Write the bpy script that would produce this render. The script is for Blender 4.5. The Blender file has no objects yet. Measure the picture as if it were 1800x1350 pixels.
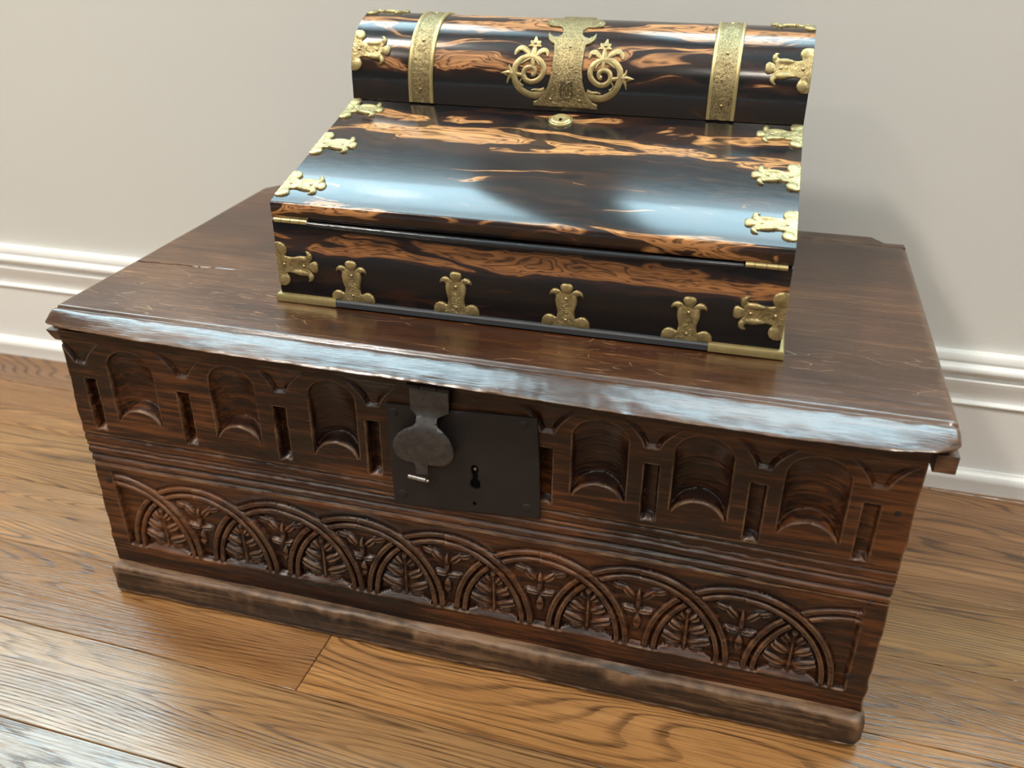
import bpy, bmesh, math, random
import numpy as np
from mathutils import Vector, Matrix

random.seed(7)
RNG = np.random.RandomState(11)
S = bpy.context.scene
COL = S.collection

# ------------------------------------------------------------------ camera
cam_d = bpy.data.cameras.new('camera')
cam = bpy.data.objects.new('camera', cam_d)
COL.objects.link(cam)
cam.location = (0.56098, -0.56199, 0.62100)
cam.rotation_euler = (1.06255, -0.00128, 0.27166)
cam_d.sensor_fit = 'HORIZONTAL'
cam_d.sensor_width = 36.0
cam_d.lens = 1565.542 / 1800 * 36.0
cam_d.clip_start = 0.02
cam_d.dof.use_dof = True
cam_d.dof.focus_distance = 0.76
cam_d.dof.aperture_fstop = 6.3
S.camera = cam

# ------------------------------------------------------------------ daylight outside the windows, exposure
world = bpy.data.worlds.new('overcast_sky')
S.world = world
world.use_nodes = True
bg = world.node_tree.nodes['Background']
bg.inputs['Color'].default_value = (0.60, 0.86, 1.0, 1)
bg.inputs['Strength'].default_value = 16.0
vs = S.view_settings
vs.view_transform = 'Standard'
vs.look = 'None'
vs.gamma = 1.0
vs.use_curve_mapping = False
vs.exposure = 0.0
LAMP_POWER = 215.0
S.cycles.use_adaptive_sampling = True
S.cycles.adaptive_threshold = 0.02
S.cycles.max_bounces = 6
S.cycles.diffuse_bounces = 3
S.cycles.glossy_bounces = 3
S.cycles.caustics_reflective = False
S.cycles.caustics_refractive = False


# ------------------------------------------------------------------ node helpers
def new_mat(name):
    m = bpy.data.materials.new(name)
    m.use_nodes = True
    nt = m.node_tree
    b = nt.nodes['Principled BSDF']
    return m, nt, b


def nd(nt, kind, **kw):
    n = nt.nodes.new('ShaderNode' + kind)
    for k, v in kw.items():
        if hasattr(n, k) and k not in n.inputs:
            setattr(n, k, v)
        else:
            n.inputs[k].default_value = v
    return n


def lk(nt, a, b):
    nt.links.new(a, b)


def math_n(nt, op, a, b=None, c=None, clamp=False):
    n = nt.nodes.new('ShaderNodeMath')
    n.operation = op
    n.use_clamp = clamp
    for i, v in enumerate((a, b, c)):
        if v is None:
            continue
        if isinstance(v, (int, float)):
            n.inputs[i].default_value = v
        else:
            nt.links.new(v, n.inputs[i])
    return n.outputs[0]


def ramp(nt, fac, stops, interp='LINEAR'):
    n = nt.nodes.new('ShaderNodeValToRGB')
    n.color_ramp.interpolation = interp
    e = n.color_ramp.elements
    while len(e) > 1:
        e.remove(e[-1])
    e[0].position = stops[0][0]
    c = stops[0][1]
    e[0].color = (c, c, c, 1) if isinstance(c, (int, float)) else (*c, 1)
    for pos, c in stops[1:]:
        k = e.new(pos)
        k.color = (c, c, c, 1) if isinstance(c, (int, float)) else (*c, 1)
    nt.links.new(fac, n.inputs[0])
    return n.outputs[0]


def mixc(nt, fac, a, b, mode='MIX'):
    n = nt.nodes.new('ShaderNodeMix')
    n.data_type = 'RGBA'
    n.blend_type = mode
    if isinstance(fac, (int, float)):
        n.inputs[0].default_value = fac
    else:
        nt.links.new(fac, n.inputs[0])
    for i, v in ((6, a), (7, b)):
        if isinstance(v, tuple):
            n.inputs[i].default_value = (*v, 1)
        else:
            nt.links.new(v, n.inputs[i])
    return n.outputs[2]


def coords(nt, scale=(1, 1, 1), offset=None):
    t = nt.nodes.new('ShaderNodeTexCoord')
    m = nt.nodes.new('ShaderNodeMapping')
    m.inputs['Scale'].default_value = scale
    if offset:
        m.inputs['Location'].default_value = offset
    nt.links.new(t.outputs['Object'], m.inputs[0])
    return m.outputs[0]


def noise(nt, vec, scale=1.0, detail=3.0, rough=0.55, dist=0.0):
    n = nt.nodes.new('ShaderNodeTexNoise')
    n.inputs['Scale'].default_value = scale
    n.inputs['Detail'].default_value = detail
    n.inputs['Roughness'].default_value = rough
    n.inputs['Distortion'].default_value = dist
    nt.links.new(vec, n.inputs['Vector'])
    return n.outputs[0]


def bump(nt, bsdf, height, strength=0.3, dist=0.001, prev=None):
    n = nt.nodes.new('ShaderNodeBump')
    n.inputs['Strength'].default_value = strength
    n.inputs['Distance'].default_value = dist
    nt.links.new(height, n.inputs['Height'])
    if prev is not None:
        nt.links.new(prev, n.inputs['Normal'])
    if bsdf is not None:
        nt.links.new(n.outputs[0], bsdf.inputs['Normal'])
    return n.outputs[0]


# ------------------------------------------------------------------ materials
def mat_paint(name, col, rough=0.6, bscale=350, bstr=0.12):
    m, nt, b = new_mat(name)
    b.inputs['Roughness'].default_value = rough
    v = coords(nt)
    n = noise(nt, v, bscale, 2)
    n2 = noise(nt, v, 3, 2)
    c = mixc(nt, n2, tuple(x * 0.97 for x in col), tuple(min(1, x * 1.03) for x in col))
    lk(nt, c, b.inputs['Base Color'])
    bump(nt, b, n, bstr, 0.0004)
    return m


M_WALL = mat_paint('wall_paint', (0.70, 0.692, 0.668), 0.7)
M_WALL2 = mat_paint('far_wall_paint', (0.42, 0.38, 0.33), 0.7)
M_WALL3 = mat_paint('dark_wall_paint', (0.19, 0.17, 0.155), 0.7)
M_CEIL = mat_paint('ceiling_paint', (0.82, 0.82, 0.80), 0.8)
M_TRIM = mat_paint('trim_paint', (0.84, 0.84, 0.83), 0.35, 120, 0.05)


def mat_floor():
    m, nt, b = new_mat('oak_floor')
    t = nt.nodes.new('ShaderNodeTexCoord')
    oi = nt.nodes.new('ShaderNodeObjectInfo')
    sep = nt.nodes.new('ShaderNodeSeparateXYZ')
    lk(nt, t.outputs['Object'], sep.inputs[0])
    rnd = oi.outputs['Random']
    offx = math_n(nt, 'MULTIPLY', rnd, 53.0)

    def vec(sx, sy, oz):
        c = nt.nodes.new('ShaderNodeCombineXYZ')
        x = math_n(nt, 'ADD', sep.outputs[0], offx)
        lk(nt, math_n(nt, 'MULTIPLY', x, sx), c.inputs[0])
        lk(nt, math_n(nt, 'MULTIPLY', sep.outputs[1], sy), c.inputs[1])
        lk(nt, math_n(nt, 'ADD', math_n(nt, 'MULTIPLY', rnd, 9.0), oz), c.inputs[2])
        return c.outputs[0]
    # growth rings: contour lines of a long stretched field
    field = noise(nt, vec(0.95, 10.0, 0), 1.0, 1.5, 0.45, 0.35)
    wob = noise(nt, vec(9, 60, 4), 1.0, 3, 0.6)
    rings = math_n(nt, 'ADD', math_n(nt, 'MULTIPLY', field, 54.0), math_n(nt, 'MULTIPLY', wob, 0.55))
    rings = math_n(nt, 'ADD', rings, math_n(nt, 'MULTIPLY', sep.outputs[1], 120.0))
    fr = math_n(nt, 'FRACT', rings)
    line = ramp(nt, fr, [(0.0, 0.2), (0.2, 0.0), (0.60, 0.08), (0.84, 1.0), (0.96, 0.9), (1.0, 0.2)])
    amp = noise(nt, vec(2.2, 20, 7), 1.0, 2)
    line = math_n(nt, 'MULTIPLY', line, ramp(nt, amp, [(0.3, 0.35), (0.6, 1.0)]))
    # open pores: short dark streaks
    pore = noise(nt, vec(16, 620, 2), 1.0, 3, 0.65)
    pore = ramp(nt, pore, [(0.47, 0.0), (0.62, 1.0)])
    pore = math_n(nt, 'MULTIPLY', pore, math_n(nt, 'ADD', math_n(nt, 'MULTIPLY', line, 0.7), 0.42))
    tone = noise(nt, vec(2.5, 30, 11), 1.0, 4, 0.6)
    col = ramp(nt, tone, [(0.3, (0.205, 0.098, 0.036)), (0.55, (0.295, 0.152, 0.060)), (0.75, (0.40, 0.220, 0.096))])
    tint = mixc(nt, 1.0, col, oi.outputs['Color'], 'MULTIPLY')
    c1 = mixc(nt, math_n(nt, 'MULTIPLY', line, 0.70), tint, (0.060, 0.025, 0.009))
    c2 = mixc(nt, math_n(nt, 'MULTIPLY', pore, 0.85), c1, (0.040, 0.017, 0.007))
    lk(nt, c2, b.inputs['Base Color'])
    lk(nt, ramp(nt, tone, [(0.3, 0.17), (0.7, 0.26)]), b.inputs['Roughness'])
    b.inputs['Specular IOR Level'].default_value = 0.7
    h = math_n(nt, 'ADD', math_n(nt, 'MULTIPLY', pore, -1.0), math_n(nt, 'MULTIPLY', line, -0.5))
    bump(nt, b, h, 0.25, 0.0004)
    return m


M_FLOOR = mat_floor()


def mat_oak(name, rough=(0.30, 0.45), dark=(0.0048, 0.0020, 0.0013), mid=(0.023, 0.0062, 0.0025), light=(0.125, 0.040, 0.0112),
            scratch=False, wear_and_highlight=0.7, amp=0.85, bias=0.0, spec=0.40):
    m, nt, b = new_mat(name)
    v_s = coords(nt, (9, 130, 190))
    v_f = coords(nt, (40, 900, 900))
    v_p = coords(nt, (5, 9, 9))
    streak = noise(nt, v_s, 1.0, 4, 0.6, 0.6)
    fine = noise(nt, v_f, 1.0, 3, 0.6)
    patch = noise(nt, v_p, 1.0, 4, 0.55, 0.3)
    f = math_n(nt, 'ADD', math_n(nt, 'MULTIPLY', streak, amp), math_n(nt, 'MULTIPLY', patch, 0.75))
    f = math_n(nt, 'ADD', f, math_n(nt, 'MULTIPLY', fine, 0.35))
    f = math_n(nt, 'ADD', f, -0.48 + bias + (0.85 - amp) * 0.5)
    c = ramp(nt, f, [(0.28, dark), (0.50, mid), (0.72, light)])
    if wear_and_highlight > 0:
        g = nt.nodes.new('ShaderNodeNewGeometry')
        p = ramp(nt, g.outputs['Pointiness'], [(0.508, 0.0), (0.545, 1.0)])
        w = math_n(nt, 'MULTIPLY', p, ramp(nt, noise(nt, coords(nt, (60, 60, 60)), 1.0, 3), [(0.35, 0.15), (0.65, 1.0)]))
        c = mixc(nt, math_n(nt, 'MULTIPLY', w, wear_and_highlight), c, (0.20, 0.115, 0.065))  # pale edge wear, raised to paint highlights on the carved ledges too
    r = ramp(nt, patch, [(0.3, rough[0]), (0.7, rough[1])])
    if scratch:
        # worn pale scratches, mostly along the front of the lid
        sv = nt.nodes.new('ShaderNodeTexVoronoi')
        sv.feature = 'DISTANCE_TO_EDGE'
        sv.inputs['Scale'].default_value = 1.0
        lk(nt, coords(nt, (26, 95, 10)), sv.inputs['Vector'])
        e1 = ramp(nt, sv.outputs['Distance'], [(0.0, 1.0), (0.022, 0.0)])
        msk = noise(nt, coords(nt, (22, 50, 5), (3, 1, 0)), 1.0, 3, 0.6)
        e1 = math_n(nt, 'MULTIPLY', e1, ramp(nt, msk, [(0.54, 0.0), (0.66, 1.0)]))
        worn = noise(nt, coords(nt, (30, 260, 10), (9, 2, 0)), 1.0, 4, 0.7)
        worn = ramp(nt, worn, [(0.58, 0.0), (0.68, 1.0)])
        worn = math_n(nt, 'MULTIPLY', worn, ramp(nt, noise(nt, coords(nt, (5, 14, 5), (1, 5, 0)), 1.0, 2), [(0.48, 0.0), (0.62, 1.0)]))
        tc = nt.nodes.new('ShaderNodeTexCoord')
        sp = nt.nodes.new('ShaderNodeSeparateXYZ')
        lk(nt, tc.outputs['Object'], sp.inputs[0])
        near = ramp(nt, math_n(nt, 'ADD', sp.outputs[1], 0.19), [(0.0, 0.0), (0.012, 0.0), (0.016, 1.0), (0.085, 1.0), (0.14, 0.25)])
        tot = math_n(nt, 'MULTIPLY', math_n(nt, 'MAXIMUM', e1, worn), near)
        c = mixc(nt, math_n(nt, 'MULTIPLY', tot, 0.7), c, (0.30, 0.17, 0.085))
        # two old dents drawn only as dark spots in the colour
        for (dx, dy, rx, ry) in ((0.241 - 0.35, 0.0355 - 0.19, 0.0052, 0.0034), (0.334 - 0.35, 0.0365 - 0.19, 0.0125, 0.0040), (0.148 - 0.35, 0.052 - 0.19, 0.012, 0.008)):
            a1 = math_n(nt, 'DIVIDE', math_n(nt, 'SUBTRACT', sp.outputs[0], dx), rx)
            a2 = math_n(nt, 'DIVIDE', math_n(nt, 'SUBTRACT', sp.outputs[1], dy), ry)
            d2 = math_n(nt, 'ADD', math_n(nt, 'MULTIPLY', a1, a1), math_n(nt, 'MULTIPLY', a2, a2))
            d2 = math_n(nt, 'ADD', d2, math_n(nt, 'MULTIPLY', math_n(nt, 'SUBTRACT', noise(nt, coords(nt, (320, 500, 50)), 1.0, 3), 0.5), 2.2))
            k = ramp(nt, d2, [(0.25, 1.0), (0.9, 0.0)])
            c = mixc(nt, math_n(nt, 'MULTIPLY', k, 0.8 if rx < 0.0125 and ry < 0.006 else 0.3), c, (0.012, 0.012, 0.014))
    lk(nt, c, b.inputs['Base Color'])
    lk(nt, r, b.inputs['Roughness'])
    h = math_n(nt, 'ADD', math_n(nt, 'MULTIPLY', fine, 0.6), streak)
    b.inputs['Specular IOR Level'].default_value = spec
    bump(nt, b, h, 0.30, 0.0010)
    return m


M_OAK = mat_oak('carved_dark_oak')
M_LID = mat_oak('lid_dark_oak', rough=(0.18, 0.28), dark=(0.016, 0.006, 0.003), mid=(0.052, 0.018, 0.007), light=(0.13, 0.052, 0.018), scratch=True, wear_and_highlight=0.45, amp=0.45, spec=0.75)
M_BASE = mat_oak('base_oak', rough=(0.4, 0.6), dark=(0.011, 0.007, 0.005), mid=(0.042, 0.021, 0.011), light=(0.17, 0.10, 0.055), wear_and_highlight=1.0, amp=1.1)


def mat_calamander(name, axis, lo, hi, prof, seed=0.0, rough=0.17, spec=0.5, orange=(0.44, 0.185, 0.065), cross=58.0):
    """black ebony-like wood with orange-brown figure; prof biases the figure across the grain"""
    m, nt, b = new_mat(name)
    tc = nt.nodes.new('ShaderNodeTexCoord')
    sp = nt.nodes.new('ShaderNodeSeparateXYZ')
    lk(nt, tc.outputs['Object'], sp.inputs[0])
    w = noise(nt, coords(nt, (9, 26, 26), (seed, 0, 0)), 1.0, 2, 0.5)
    cb = nt.nodes.new('ShaderNodeCombineXYZ')
    lk(nt, math_n(nt, 'ADD', math_n(nt, 'MULTIPLY', sp.outputs[0], 8.5), seed * 3.1), cb.inputs[0])
    wy = math_n(nt, 'MULTIPLY', w, 2.6)
    lk(nt, math_n(nt, 'ADD', math_n(nt, 'MULTIPLY', sp.outputs[1], cross), wy), cb.inputs[1])
    lk(nt, math_n(nt, 'ADD', math_n(nt, 'MULTIPLY', sp.outputs[2], cross), wy), cb.inputs[2])
    n = noise(nt, cb.outputs[0], 1.0, 3.3, 0.5, 0.6)
    t = math_n(nt, 'DIVIDE', math_n(nt, 'SUBTRACT', sp.outputs['XYZ'.index(axis)], lo), hi - lo, clamp=True)
    # grain bands wander a little along the length
    wander = noise(nt, coords(nt, (5, 0, 0), (seed + 2, 0, 0)), 1.0, 2)
    t = math_n(nt, 'ADD', t, math_n(nt, 'MULTIPLY', math_n(nt, 'SUBTRACT', wander, 0.5), 0.22))
    bias = ramp(nt, t, [(a, c) for a, c in prof])
    f = math_n(nt, 'ADD', n, math_n(nt, 'MULTIPLY', math_n(nt, 'SUBTRACT', bias, 0.5), 0.42))
    isl = ramp(nt, f, [(0.50, 0.0), (0.545, 1.0)])
    ring = math_n(nt, 'FRACT', math_n(nt, 'MULTIPLY', f, 14.0))
    ring = ramp(nt, ring, [(0.0, 1.0), (0.14, 0.25), (0.35, 0.0), (0.7, 0.0), (0.9, 0.9), (1.0, 1.0)])
    tone = noise(nt, coords(nt, (30, 240, 240), (seed, 1, 0)), 1.0, 3)
    oc = mixc(nt, ramp(nt, tone, [(0.35, 0.0), (0.65, 1.0)]), tuple(x * 0.62 for x in orange), orange)
    oc = mixc(nt, math_n(nt, 'MULTIPLY', ring, 0.85), oc, (0.035, 0.013, 0.007))
    dk = mixc(nt, ramp(nt, f, [(0.36, 0.0), (0.5, 1.0)]), (0.0075, 0.006, 0.0065), (0.032, 0.013, 0.008))
    c = mixc(nt, isl, dk, oc)
    lk(nt, c, b.inputs['Base Color'])
    scr = noise(nt, coords(nt, (60, 1400, 1400), (seed, 0, 3)), 1.0, 3, 0.7)
    lk(nt, ramp(nt, scr, [(0.35, rough), (0.75, rough + 0.07)]), b.inputs['Roughness'])
    b.inputs['Specular IOR Level'].default_value = spec
    bump(nt, b, scr, 0.04, 0.0003)
    return m


def mat_metal(name, col, rough, metallic=1.0, bscale=900, bstr=0.25, dirt=0.35, dirtcol=(0.05, 0.035, 0.015)):
    m, nt, b = new_mat(name)
    b.inputs['Metallic'].default_value = metallic
    v = coords(nt)
    n = noise(nt, v, bscale, 3, 0.6)
    n2 = noise(nt, v, 130, 3, 0.6)
    d = ramp(nt, n2, [(0.38, 1.0), (0.62, 0.0)])
    c = mixc(nt, math_n(nt, 'MULTIPLY', d, dirt), col, dirtcol)
    if bstr > 0.5:
        e = ramp(nt, n, [(0.36, 1.0), (0.5, 0.0)])
        c = mixc(nt, math_n(nt, 'MULTIPLY', e, 0.8), c, dirtcol)
    lk(nt, c, b.inputs['Base Color'])
    lk(nt, ramp(nt, n2, [(0.3, rough + 0.1), (0.7, rough)]), b.inputs['Roughness'])
    bump(nt, b, n, bstr, 0.0006)
    return m


M_BRASS = mat_metal('aged_brass', (0.44, 0.335, 0.155), 0.36, metallic=0.72, bscale=900, bstr=0.45, dirt=0.4)
M_ENGR = mat_metal('engraved_brass', (0.37, 0.285, 0.14), 0.38, metallic=0.8, bscale=850, bstr=0.8, dirt=0.25)
M_BRASS2 = mat_metal('polished_brass', (0.52, 0.40, 0.18), 0.30, metallic=0.75, bscale=300, bstr=0.05, dirt=0.15)
M_RIVET = mat_metal('rivet_brass', (0.50, 0.36, 0.19), 0.28, bscale=300, bstr=0.05, dirt=0.3)
M_IRON = mat_metal('black_iron', (0.017, 0.0145, 0.0155), 0.50, metallic=0.4, bscale=420, bstr=0.16, dirt=0.3, dirtcol=(0.02, 0.015, 0.012))
M_IRON2 = mat_metal('worn_grey_iron', (0.085, 0.082, 0.082), 0.45, metallic=0.75, bscale=420, bstr=0.16, dirt=0.35, dirtcol=(0.02, 0.015, 0.012))
M_STEEL = mat_metal('worn_steel', (0.30, 0.28, 0.27), 0.35, metallic=0.9, bscale=420, bstr=0.16, dirt=0.3)


def mat_plain(name, col, rough, metallic=0.0, bs=0, spec=0.5):
    m, nt, b = new_mat(name)
    b.inputs['Base Color'].default_value = (*col, 1)
    b.inputs['Roughness'].default_value = rough
    b.inputs['Metallic'].default_value = metallic
    b.inputs['Specular IOR Level'].default_value = spec
    n = noise(nt, coords(nt, (200, 200, 200)), 1.0, 3)
    lk(nt, mixc(nt, n, tuple(c * 0.8 for c in col), tuple(c * 1.2 for c in col)), b.inputs['Base Color'])
    if bs:
        bump(nt, b, noise(nt, coords(nt, (60, 900, 900)), 1.0, 3), bs, 0.0005)
    return m


M_EBONY = mat_plain('black_ebonised_wood', (0.016, 0.017, 0.020), 0.18, bs=0.25)
M_EBONY2 = mat_plain('dull_black_wood', (0.040, 0.042, 0.048), 0.5, bs=0.3)
M_DARK = mat_plain('shade_and_subfloor_black', (0.003, 0.0027, 0.0027), 0.8, spec=0.05)  # near-black: painted keyhole shade, and the subfloor's own colour
M_ENGRAVE = mat_plain('engraved_line', (0.055, 0.042, 0.02), 0.5, 0.3)
M_LINING = mat_plain('box_lining', (0.03, 0.015, 0.01), 0.7)

M_BODY = mat_calamander('calamander_front', 'Z', 0.006, 0.073, [(0.0, 0.10), (0.38, 0.0), (0.52, 0.25), (0.66, 0.70), (0.82, 0.60), (0.92, 0.25), (1.0, 0.2)], seed=1.7, cross=62, spec=0.35, orange=(0.36, 0.150, 0.050))
M_FLAP = mat_calamander('calamander_flap', 'Y', 0.0, 0.1785, [(0.0, 0.40), (0.012, 0.34), (0.03, 0.20), (0.22, 0.30), (0.40, 0.08), (0.55, 0.16), (0.68, 0.62), (0.76, 0.34), (0.88, 0.56), (1.0, 0.12)], seed=4.3, rough=0.13, orange=(0.52, 0.235, 0.085))
M_BARREL = mat_calamander('calamander_barrel', 'Z', 0.135, 0.208, [(0.0, 0.0), (0.28, 0.02), (0.42, 0.30), (0.62, 0.58), (0.84, 0.34), (0.93, 0.56), (1.0, 0.4)], seed=8.9, rough=0.14, orange=(0.52, 0.24, 0.10))


def mat_glass():
    m = bpy.data.materials.new('window_glass')
    m.use_nodes = True
    nt = m.node_tree
    nt.nodes.remove(nt.nodes['Principled BSDF'])
    out = nt.nodes['Material Output']
    tr = nt.nodes.new('ShaderNodeBsdfTransparent')
    tr.inputs[0].default_value = (0.95, 0.97, 0.96, 1)
    gl = nt.nodes.new('ShaderNodeBsdfGlossy')
    gl.inputs['Roughness'].default_value = 0.02
    mx = nt.nodes.new('ShaderNodeMixShader')
    mx.inputs[0].default_value = 0.06
    lk(nt, tr.outputs[0], mx.inputs[1])
    lk(nt, gl.outputs[0], mx.inputs[2])
    lk(nt, mx.outputs[0], out.inputs[0])
    return m


M_GLASS = mat_glass()


def mat_lamp():
    m, nt, b = new_mat('lamp_lens')
    b.inputs['Emission Color'].default_value = (1.0, 0.82, 0.60, 1)
    b.inputs['Emission Strength'].default_value = 20.0
    return m


M_LAMP = mat_lamp()


# ------------------------------------------------------------------ object helpers
def link_mesh(name, verts, faces, mat, parent=None, smooth=None, off=(0, 0, 0)):
    me = bpy.data.meshes.new(name)
    o3 = np.array(off, float)
    vv = np.asarray(verts, float) - o3
    me.from_pydata(vv.tolist(), [], [list(map(int, f)) for f in faces])
    me.validate()
    me.materials.append(mat)
    if smooth is not None:
        me.shade_smooth()
        if smooth < 179:
            me.set_sharp_from_angle(angle=math.radians(smooth))
    o = bpy.data.objects.new(name, me)
    COL.objects.link(o)
    if parent is not None:
        o.parent = parent
    return o


def from_bm(name, bm, mat, parent=None, smooth=None):
    bmesh.ops.recalc_face_normals(bm, faces=bm.faces[:])
    me = bpy.data.meshes.new(name)
    bm.to_mesh(me)
    bm.free()
    me.materials.append(mat)
    if smooth is not None:
        me.shade_smooth()
        if smooth < 179:
            me.set_sharp_from_angle(angle=math.radians(smooth))
    o = bpy.data.objects.new(name, me)
    COL.objects.link(o)
    if parent is not None:
        o.parent = parent
    return o


def tag(o, label=None, cat=None, group=None, kind=None):
    if label:
        o['label'] = label
    if cat:
        o['category'] = cat
    if group:
        o['group'] = group
    if kind:
        o['kind'] = kind
    return o


def empty(name, loc, rz=0.0):
    o = bpy.data.objects.new(name, None)
    o.empty_display_size = 0.05
    o.location = loc
    o.rotation_euler = (0, 0, rz)
    COL.objects.link(o)
    return o


def box_bm(bm, x0, x1, y0, y1, z0, z1, bev=0.0, seg=2):
    vs_ = [bm.verts.new(p) for p in ((x0, y0, z0), (x1, y0, z0), (x1, y1, z0), (x0, y1, z0), (x0, y0, z1), (x1, y0, z1), (x1, y1, z1), (x0, y1, z1))]
    fs = [bm.faces.new([vs_[i] for i in f]) for f in ((0, 3, 2, 1), (4, 5, 6, 7), (0, 1, 5, 4), (1, 2, 6, 5), (2, 3, 7, 6), (3, 0, 4, 7))]
    if bev > 0:
        es = list({e for f in fs for e in f.edges})
        bmesh.ops.bevel(bm, geom=es, offset=bev, segments=seg, profile=0.5, affect='EDGES')
    return bm


def box(name, dims, mat, parent=None, bev=0.0, smooth=40):
    bm = bmesh.new()
    box_bm(bm, *dims, bev=bev)
    return from_bm(name, bm, mat, parent, smooth if bev else None)


def prism(name, prof, x0, x1, mat, parent=None, smooth=30, axis='x', nx=1):
    """closed (y,z) profile swept along x"""
    n = len(prof)
    xs = np.linspace(x0, x1, nx + 1)
    verts = []
    for x in xs:
        for (a, c) in prof:
            verts.append((x, a, c))
    faces = []
    for k in range(nx):
        for i in range(n):
            j = (i + 1) % n
            faces.append((k * n + i, (k + 1) * n + i, (k + 1) * n + j, k * n + j))
    faces.append(tuple(range(n)))
    faces.append(tuple(reversed(range(nx * n, nx * n + n))))
    bm = bmesh.new()
    bv = [bm.verts.new(v) for v in verts]
    for f in faces:
        bm.faces.new([bv[i] for i in f])
    return from_bm(name, bm, mat, parent, smooth)


def loft(name, secs, mat, parent=None, smooth=50, off=(0, 0, 0)):
    """secs: list of (n,3) closed rings"""
    n = len(secs[0])
    V = np.concatenate([np.asarray(s, float) for s in secs]) - np.array(off, float)
    bm = bmesh.new()
    bv = [bm.verts.new(v) for v in V.tolist()]
    for k in range(len(secs) - 1):
        for i in range(n):
            j = (i + 1) % n
            bm.faces.new((bv[k * n + i], bv[(k + 1) * n + i], bv[(k + 1) * n + j], bv[k * n + j]))
    bm.faces.new([bv[i] for i in range(n)])
    bm.faces.new([bv[(len(secs) - 1) * n + i] for i in reversed(range(n))])
    return from_bm(name, bm, mat, parent, smooth)


def tube(name, pts, rad, mat, parent=None, seg=10, caps=True):
    pts = [Vector(p) for p in pts]
    if not hasattr(rad, '__len__'):
        rad = [rad] * len(pts)
    bm = bmesh.new()
    rings = []
    for i, p in enumerate(pts):
        t = (pts[min(i + 1, len(pts) - 1)] - pts[max(i - 1, 0)]).normalized()
        up = Vector((0, 0, 1)) if abs(t.z) < 0.9 else Vector((1, 0, 0))
        a = t.cross(up).normalized()
        c = t.cross(a)
        rings.append([bm.verts.new(p + rad[i] * (math.cos(2 * math.pi * k / seg) * a + math.sin(2 * math.pi * k / seg) * c)) for k in range(seg)])
    for r0, r1 in zip(rings, rings[1:]):
        for k in range(seg):
            bm.faces.new((r0[k], r0[(k + 1) % seg], r1[(k + 1) % seg], r1[k]))
    if caps:
        bm.faces.new(rings[0])
        bm.faces.new(rings[-1])
    return from_bm(name, bm, mat, parent, 50)


def dome_mesh(name, r, h, mat, seg=12, rings=4):
    verts = [(0, 0, h)]
    for i in range(1, rings + 1):
        a = (math.pi / 2) * i / rings
        for k in range(seg):
            t = 2 * math.pi * k / seg
            verts.append((r * math.sin(a) * math.cos(t), r * math.sin(a) * math.sin(t), h * math.cos(a)))
    faces = [(0, 1 + k, 1 + (k + 1) % seg) for k in range(seg)]
    for i in range(rings - 1):
        for k in range(seg):
            a = 1 + i * seg
            faces.append((a + k, a + seg + k, a + seg + (k + 1) % seg, a + (k + 1) % seg))
    me = bpy.data.meshes.new(name)
    me.from_pydata(verts, [], faces)
    me.materials.append(mat)
    me.shade_smooth()
    return me


def place(name, me, parent, loc, normal):
    o = bpy.data.objects.new(name, me)
    COL.objects.link(o)
    o.parent = parent
    o.location = loc
    o.rotation_mode = 'QUATERNION'
    o.rotation_quaternion = Vector((0, 0, 1)).rotation_difference(Vector(normal))
    return o


def vnoise(x, y, sx, sy, seed=0):
    """smooth value noise, -1..1"""
    r = np.random.RandomState(seed)
    g = r.rand(256, 256) * 2 - 1
    fx, fy = np.asarray(x) * sx + 37.3, np.asarray(y) * sy + 11.7
    ix, iy = np.floor(fx).astype(int), np.floor(fy).astype(int)
    tx, ty = fx - ix, fy - iy
    tx, ty = tx * tx * (3 - 2 * tx), ty * ty * (3 - 2 * ty)
    G = lambda a, b_: g[a % 256, b_ % 256]
    return (G(ix, iy) * (1 - tx) + G(ix + 1, iy) * tx) * (1 - ty) + (G(ix, iy + 1) * (1 - tx) + G(ix + 1, iy + 1) * tx) * ty


def sstep(a, b_, x):
    t = np.clip((np.asarray(x, float) - a) / (b_ - a), 0, 1)
    return t * t * (3 - 2 * t)


# ------------------------------------------------------------------ the room
WALL_A = math.atan(0.0069)
YW = 0.3988          # front of the shoe moulding on the floor
RX0, RX1, RY0, RZ1 = -2.4, 3.0, -3.4, 2.6


def room_obj(o):
    o.rotation_euler = (0, 0, WALL_A)
    o.location = (0, YW, 0)
    return o


# floor: dark subfloor with every board laid on it
floor = box('floor', (RX0, RX1, RY0, 0.60, -0.03, -0.012), M_DARK)
tag(floor, 'golden brown oak strip floor with a satin varnish', kind='structure')
PW = 0.0975
FA = -0.018


def plank(x0, x1, y0, y1, tint):
    g, bv, t = 0.00035, 0.0006, 0.0118
    cx, cy = (x0 + x1) / 2, (y0 + y1) / 2
    hx, hy = (x1 - x0) / 2 - g, (y1 - y0) / 2 - g
    vv = []
    for (dx, dy, z) in ((0, 0, -t), (0, 0, -bv), (bv, bv, 0)):
        vv += [(-hx + dx, -hy + dy, z), (hx - dx, -hy + dy, z), (hx - dx, hy - dy, z), (-hx + dx, hy - dy, z)]
    ff = [(3, 2, 1, 0), (8, 9, 10, 11)]
    for r in (0, 4):
        for i in range(4):
            j = (i + 1) % 4
            ff.append((r + i, r + j, r + 4 + j, r + 4 + i))
    o = link_mesh('plank', vv, ff, M_FLOOR, floor)
    c, s = math.cos(FA), math.sin(FA)
    o.location = (c * cx - s * cy, s * cx + c * cy, 0.0)
    o.rotation_euler = (0, 0, FA)
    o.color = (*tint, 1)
    return o


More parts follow.
